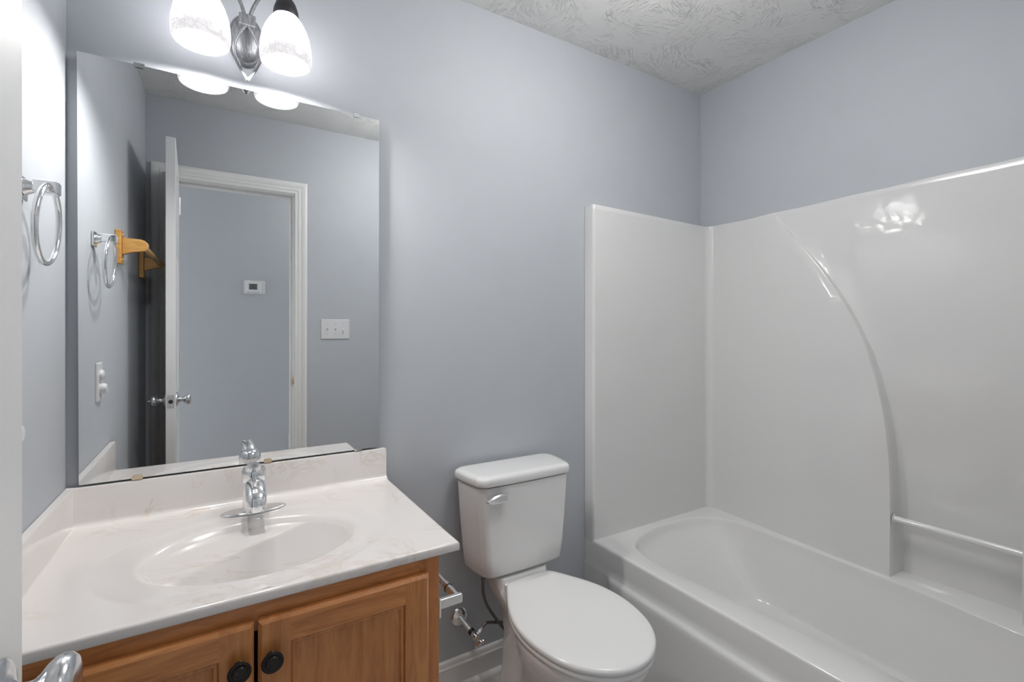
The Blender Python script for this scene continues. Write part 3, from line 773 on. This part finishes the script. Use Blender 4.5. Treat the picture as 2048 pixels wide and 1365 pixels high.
# smooth the arc
arc_tab = {}
zt = [i*.01 for i in range(36, 190)]
raw = [arc_y(z) for z in zt]
for _ in range(60): raw = [raw[0]]+[(raw[i-1]+2*raw[i]+raw[i+1])/4 for i in range(1, len(raw)-1)]+[raw[-1]]
def arcS(z):
    f = (z-.36)/.01; i = max(0, min(len(raw)-2, int(f))); return raw[i]+(raw[i+1]-raw[i])*(f-i)
def depth(z): return .050*max(0, min(1, (1.775-z)/(1.775-.40)))**.72
YC = .5690
def XR(z): return XM+.045*max(0, min(1, (1.775-z)/1.375))**1.6
def col(z):
    pts = []
    tz = 0
    r = .012
    pts += [(X0, D-.0015), (X0, YP+r)]
    for k in range(1, 6): t = k/5*PI/2; pts.append((X0+r-r*math.cos(t), YP+r-r*math.sin(t)))
    pts += [(1.5, YP), (1.75, YP), (1.93, YP)]
    R_ = .032; xc = XM-R_
    for k in range(0, 9): t = k/8*PI/2; pts.append((xc+R_*math.sin(t), YP-R_+R_*math.cos(t)))
    A = arcS(z); dp = depth(z)
    r0 = YP-R_
    def XL(yy): return XM-dp*smooth01((r0-yy)/(r0-A))**.8
    for k in range(1, 13): yy = r0+(A+.004-r0)*k/12; pts.append((XL(yy), yy))
    for s_, y_ in ((.06, .0045), (.35, .002), (.80, -.001), (.97, -.005), (1.0, -.010)): pts.append(((XM-dp)*(1-s_)+XR(z)*s_, A+y_*.45))
    y2 = YN+.03
    Bn = 2*YC-A; k_ = max(0, min(1, (Bn-y2-.03)/.08)); Bn = max(Bn, y2+.03)
    a_, b_ = A-.009, Bn+.009
    for k in range(1, 10): yy = a_+(b_-a_)*k/10; pts.append((XR(z), yy))
    for s_, y_ in ((1.0, .010), (.97, .005), (.80, .001), (.35, -.002), (.06, -.0045)): pts.append(((XM-dp*k_)*(1-s_)+XR(z)*s_, Bn+y_*.45))
    for k in range(1, 5): yy = Bn-.004+(y2-Bn+.004)*k/4; pts.append((XM-dp*k_*(1-smooth01(k/4)), yy))
    xc = XM-.03
    for k in range(1, 7): t = k/6*PI/2; pts.append((xc+.03*math.cos(t), y2-.03*math.sin(t)))
    pts += [(1.75, YN), (1.5, YN), (X0+.012, YN), (X0+.003, YN-.003), (X0, YN-.012), (X0, YW+.001)]
    return pts
def ztop(x, y): return 1.764+.016*max(0, (1.30-y))/.9+.0015*math.sin(y*23)+(.013 if x < 1.33 and y > 1.4 else .013*max(0, (1.99-x)/.68) if y > 1.4 else 0)
zs = [.388, .395, .403, .42, .5, .6, .7, .8, .9, 1.0, 1.1, 1.2, 1.28, 1.36, 1.44, 1.5, 1.56, 1.62, 1.66, 1.70, 1.73, 1.755, 1.0e9]
rings = []
for z in zs:
    if z > 1e8:
        r_ = [(x, y, ztop(x, y)) for x, y in col(1.764)]
    else: r_ = [(x, y, z) for x, y in col(z)]
    rings.append(r_)
toprow = rings[-1]
rings.append([(x+(.002 if y > YN+.05 and y < YP-.04 else 0), min(D-.0015, max(YW+.0015, y+(.002 if y >= YP-.04 else (-.002 if y < YN+.02 else 0)))), z+.0025) for x, y, z in toprow])
back = []
for x, y, z in toprow:
    if y >= YP-.034: back.append((min(x, W-.0012) if x > X0+.02 else X0+.0, D-.0015, z+.003))
    elif y <= YN+.001: back.append((x, YW+.0015, z+.003))
    else: back.append((W-.0015, y, z+.003))
rings.append(back)
bm = B(); loft(bm, rings, False)
bmesh.ops.remove_doubles(bm, verts=bm.verts[:], dist=1e-6)
obj('surround_panel', bm, M['gel'], tubu, 40, recalc=True)
# floor of the recess, sloping gently to the tub deck
ya, yb_ = .726-.002, 2*YC-.726+.002
# support bar between the recess sides
by, bx, bz = .7255, 2.015, .604
obj('support_bar', tube(B(), [(bx, .7225, bz), (bx, .4085, bz)], .0105, 20), M['acrylic'], tubu, 60)
for y0, dy in ((.7255, -1),):
    obj('bar_flange', lathe(B(), [(.0105, 0), (.017, 0), (.017, .0015), (.0125, .003), (.0105, .003)], (bx, y0, bz), (0, dy, 0), 24, False), M['gel'], tubu, 50)

# ------------------------------------------------------------ towel ring
ring = thing('towel_ring', 'chrome towel ring hanging on the left wall near the mirror', 'towel ring', (L, 1.225, 1.53))
bm = B(); box(bm, L+.0003, L+.007, 1.203, 1.247, 1.506, 1.550)
obj('wall_plate', bm, M['chrome'], ring, 0, bevel=.003)
bm = B(); tube(bm, spline([(L+.006, 1.225, 1.530), (L+.016, 1.225, 1.531), (L+.026, 1.225, 1.5315)], 4), [.016, .0155, .0145, .013, .012, .011, .010, .010, .010], 20)
obj('post', bm, M['chrome'], ring, 50)
bm = B(); box(bm, L+.020, L+.056, 1.212, 1.238, 1.521, 1.545)
obj('holder_block', bm, M['chrome'], ring, 0, bevel=.003)
rc = Vector((-.276, 1.224, 1.463)); RR = .0725
obj('ring', tube(B(), [rc+Vector((.004*math.cos(2*PI*k/64), RR*math.sin(2*PI*k/64), RR*math.cos(2*PI*k/64))) for k in range(64)], .0052, 14, True), M['chrome'], ring, 60)

# ------------------------------------------------------------ oak towel bar
tb = thing('towel_bar', 'yellow oak towel bar on the left wall behind the open door', 'towel bar', (L, .56, 1.555))
for y in (.852, .262):
    bm = B(); box(bm, L+.0003, L+.018, y-.030, y+.030, 1.497, 1.617)
    br = obj('bracket', bm, M['oak'], tb, 0, bevel=.003)
    pr = [(L+.018, 1.592), (L+.070, 1.590), (L+.083, 1.586), (L+.092, 1.576), (L+.0945, 1.566), (L+.091, 1.556), (L+.083, 1.548), (L+.070, 1.5455), (L+.050, 1.5425), (L+.033, 1.536), (L+.018, 1.531)]
    bm = B(); prism(bm, pr, 'y', y-.010, y+.010)
    obj('arm', bm, M['oak'], br, 30, bevel=.002)
    for z in (1.513, 1.602):
        obj('screw_cap', lathe(B(), [(0, 0), (.006, 0), (.005, .003), (0, .0045)], (L+.018, y, z), (1, 0, 0), 16, False), M['oak'], br, 60)
obj('bar', tube(B(), [(L+.078, .843, 1.566), (L+.078, .271, 1.566)], .010, 20), M['oak'], tb, 60)

# ------------------------------------------------------------ outlet on the left wall
ou = thing('wall_outlet', 'white outlet with plug-in covers low on the left wall, seen in mirror', 'outlet', (L, 1.158, 1.104))
def plate(bm, y0, y1, z0, z1, x, t, s=1, axis='x'):
    c_ = .003
    def P(a, b, h): return {'x': (x+s*h, a, b), 'y': (a, x+s*h, b)}[axis]
    loft(bm, [[P(y0, z0, 0), P(y1, z0, 0), P(y1, z1, 0), P(y0, z1, 0)], [P(y0, z0, t*.4), P(y1, z0, t*.4), P(y1, z1, t*.4), P(y0, z1, t*.4)],
              [P(y0+c_, z0+c_, t), P(y1-c_, z0+c_, t), P(y1-c_, z1-c_, t), P(y0+c_, z1-c_, t)]], True, True, True)
bm = B(); plate(bm, 1.122, 1.194, 1.045, 1.162, L+.0003, .006)
obj('cover_plate', bm, M['plastic'], ou, 0)
for z, t in ((1.083, .016), (1.124, .009)):
    obj('plug_cover', lathe(B(), [(0, 0), (.0165, 0), (.0165, t*.6), (.013, t), (0, t*1.05)], (L+.006, 1.158, z), (1, 0, 0), 28, False), M['plastic'], ou, 50)
obj('screw', lathe(B(), [(0, 0), (.003, 0), (0, .0012)], (L+.0063, 1.158, 1.058), (1, 0, 0), 12, False), M['hinge'], ou, 50)

# ------------------------------------------------------------ triple switch on the door wall
sw = thing('light_switch', 'white triple toggle switch plate on the wall right of the doorway', 'light switch', (.595, YW, 1.258))
bm = B(); plate(bm, .513, .677, 1.199, 1.317, YW+.0003, .006, 1, 'y')
obj('cover_plate', bm, M['plastic'], sw, 0)
for i, up in ((-1, 1), (0, 1), (1, -1)):
    x = .595+i*.046
    obj('toggle_slot', boxb(x-.005, x+.005, YW+.0055, YW+.0068, 1.246, 1.270), M['plastic'], sw, 0)
    bm = B(); z0 = 1.258
    prism(bm, [(YW+.006, z0-.005), (YW+.006, z0+.005), (YW+.017, z0+.004+up*.006), (YW+.018, z0-.002+up*.006)], 'x', x-.0038, x+.0038)
    obj('toggle', bm, M['plastic'], sw, 0, bevel=.001)
    for dz in (-.030, .030):
        obj('screw', lathe(B(), [(0, 0), (.003, 0), (.002, .001), (0, .001)], (x, YW+.0063, 1.258+dz), (0, 1, 0), 12, False), M['hinge'], sw, 50)

# ------------------------------------------------------------ hall: thermostat, outlet, added fill lamp out of view
th = thing('thermostat', 'white thermostat with grey screen on the hall wall, seen through the doorway', 'thermostat', (.225, YE, 1.565))
def rrect(cx, cz, hw, hh, r, y, n=5):
    out = []
    for sx, sz, a0 in ((1, 1, 0), (-1, 1, 90), (-1, -1, 180), (1, -1, 270)):
        for k in range(n+1):
            a = math.radians(a0+90*k/n); out.append((cx+sx*(hw-r)+r*math.cos(a), y, cz+sz*(hh-r)+r*math.sin(a)))
    return out
bm = B(); c = (.225, 1.565); loft(bm, [rrect(*c, .070, .050, .012, YE+.0003), rrect(*c, .070, .050, .012, YE+.005), rrect(*c, .068, .048, .011, YE+.007)], True, True, True)
obj('back_plate', bm, M['plastic'], th, 30)
bm = B(); c = (.217, 1.5655); loft(bm, [rrect(*c, .047, .040, .006, YE+.007), rrect(*c, .047, .040, .006, YE+.022), rrect(*c, .043, .036, .004, YE+.026)], True, True, True)
hs = obj('housing', bm, M['plastic'], th, 30)
bm = B(); box(bm, .1885, .2415, YE+.0258, YE+.0268, 1.546, 1.589)
obj('screen', bm, M['screen'], th, 0)
def seg7(bm, d, x, z, wd, hh, t, y):
    """seven segment digit built from small bars; seen from +y so x runs backwards"""
    S = {'7': 'abc', '2': 'abged', '0': 'abcdef'}[d]
    g = {'a': (0, 1, 1, 1), 'g': (0, .5, 1, .5), 'd': (0, 0, 1, 0), 'b': (1, .5, 1, 1), 'c': (1, 0, 1, .5), 'e': (0, 0, 0, .5), 'f': (0, .5, 0, 1)}
    for s_ in S:
        u0, v0, u1, v1 = g[s_]; xa, xb = x-u0*wd, x-u1*wd
        box(bm, min(xa, xb)-t, max(xa, xb)+t, y, y+.0004, z+v0*hh-t, z+v1*hh+t)
bm = B(); seg7(bm, '7', .227, 1.562, .006, .013, .001, YE+.0268); seg7(bm, '2', .216, 1.562, .006, .013, .001, YE+.0268)
obj('screen_digits', bm, M['ink'], th, 0)
ho = thing('hall_outlet', 'white outlet plate low on the hall wall at the right edge of doorway', 'outlet', (.495, YE, .385))
bm = B(); plate(bm, .459, .531, .328, .443, YE+.0003, .006, 1, 'y')
obj('cover_plate', bm, M['plastic'], ho, 0)
for z in (.366, .405):
    obj('socket_face', lathe(B(), [(0, 0), (.0165, 0), (.0155, .002), (0, .002)], (.495, YE+.006, z), (0, 1, 0), 24, False), M['plastic'], ho, 40)
hl = thing('hall_fill_light', 'round flush fill light added on the hall ceiling, out of view', 'ceiling light', (.75, -.55, CE))
obj('pan', lathe(B(), [(0, 0), (.15, 0), (.155, .02), (.15, .03), (0, .03)], (.75, -.55, CE-.0005), (0, 0, -1), 40, False), M['nickel'], hl, 40)
obj('globe', lathe(B(), [(.145, .0), (.14, .03), (.115, .055), (.07, .072), (0, .08)], (.75, -.55, CE-.031), (0, 0, -1), 40, False), M['hall_fill'], hl, 180)

# ------------------------------------------------------------ globe added to brighten the bathroom (between door and tub, out of the frame)
cl = thing('bathroom_fill_light', 'round globe fill light added under the bathroom ceiling, out of view', 'ceiling light', (.98, .75, CE))
obj('pan', lathe(B(), [(0, 0), (.07, 0), (.075, .02), (.07, .03), (0, .03)], (.98, .75, CE-.0005), (0, 0, -1), 40, False), M['nickel'], cl, 40)
M['ceil_fill'] = mat('ceiling_fill_globe', (.9, .9, .9), .3, emis=(1.0, .985, .97), es=CEIL_FILL_L)
obj('stem', lathe(B(), [(0, 0), (.012, 0), (.012, .03), (0, .03)], (.98, .75, CE-.03), (0, 0, -1), 20, False), M['nickel'], cl, 40)
bm = B(); bmesh.ops.create_uvsphere(bm, u_segments=36, v_segments=20, radius=1.0, matrix=Matrix.Translation((.98, .75, CE-.15)) @ Matrix.Diagonal((.21, .21, .09, 1)))
obj('globe', bm, M['ceil_fill'], cl, 180)
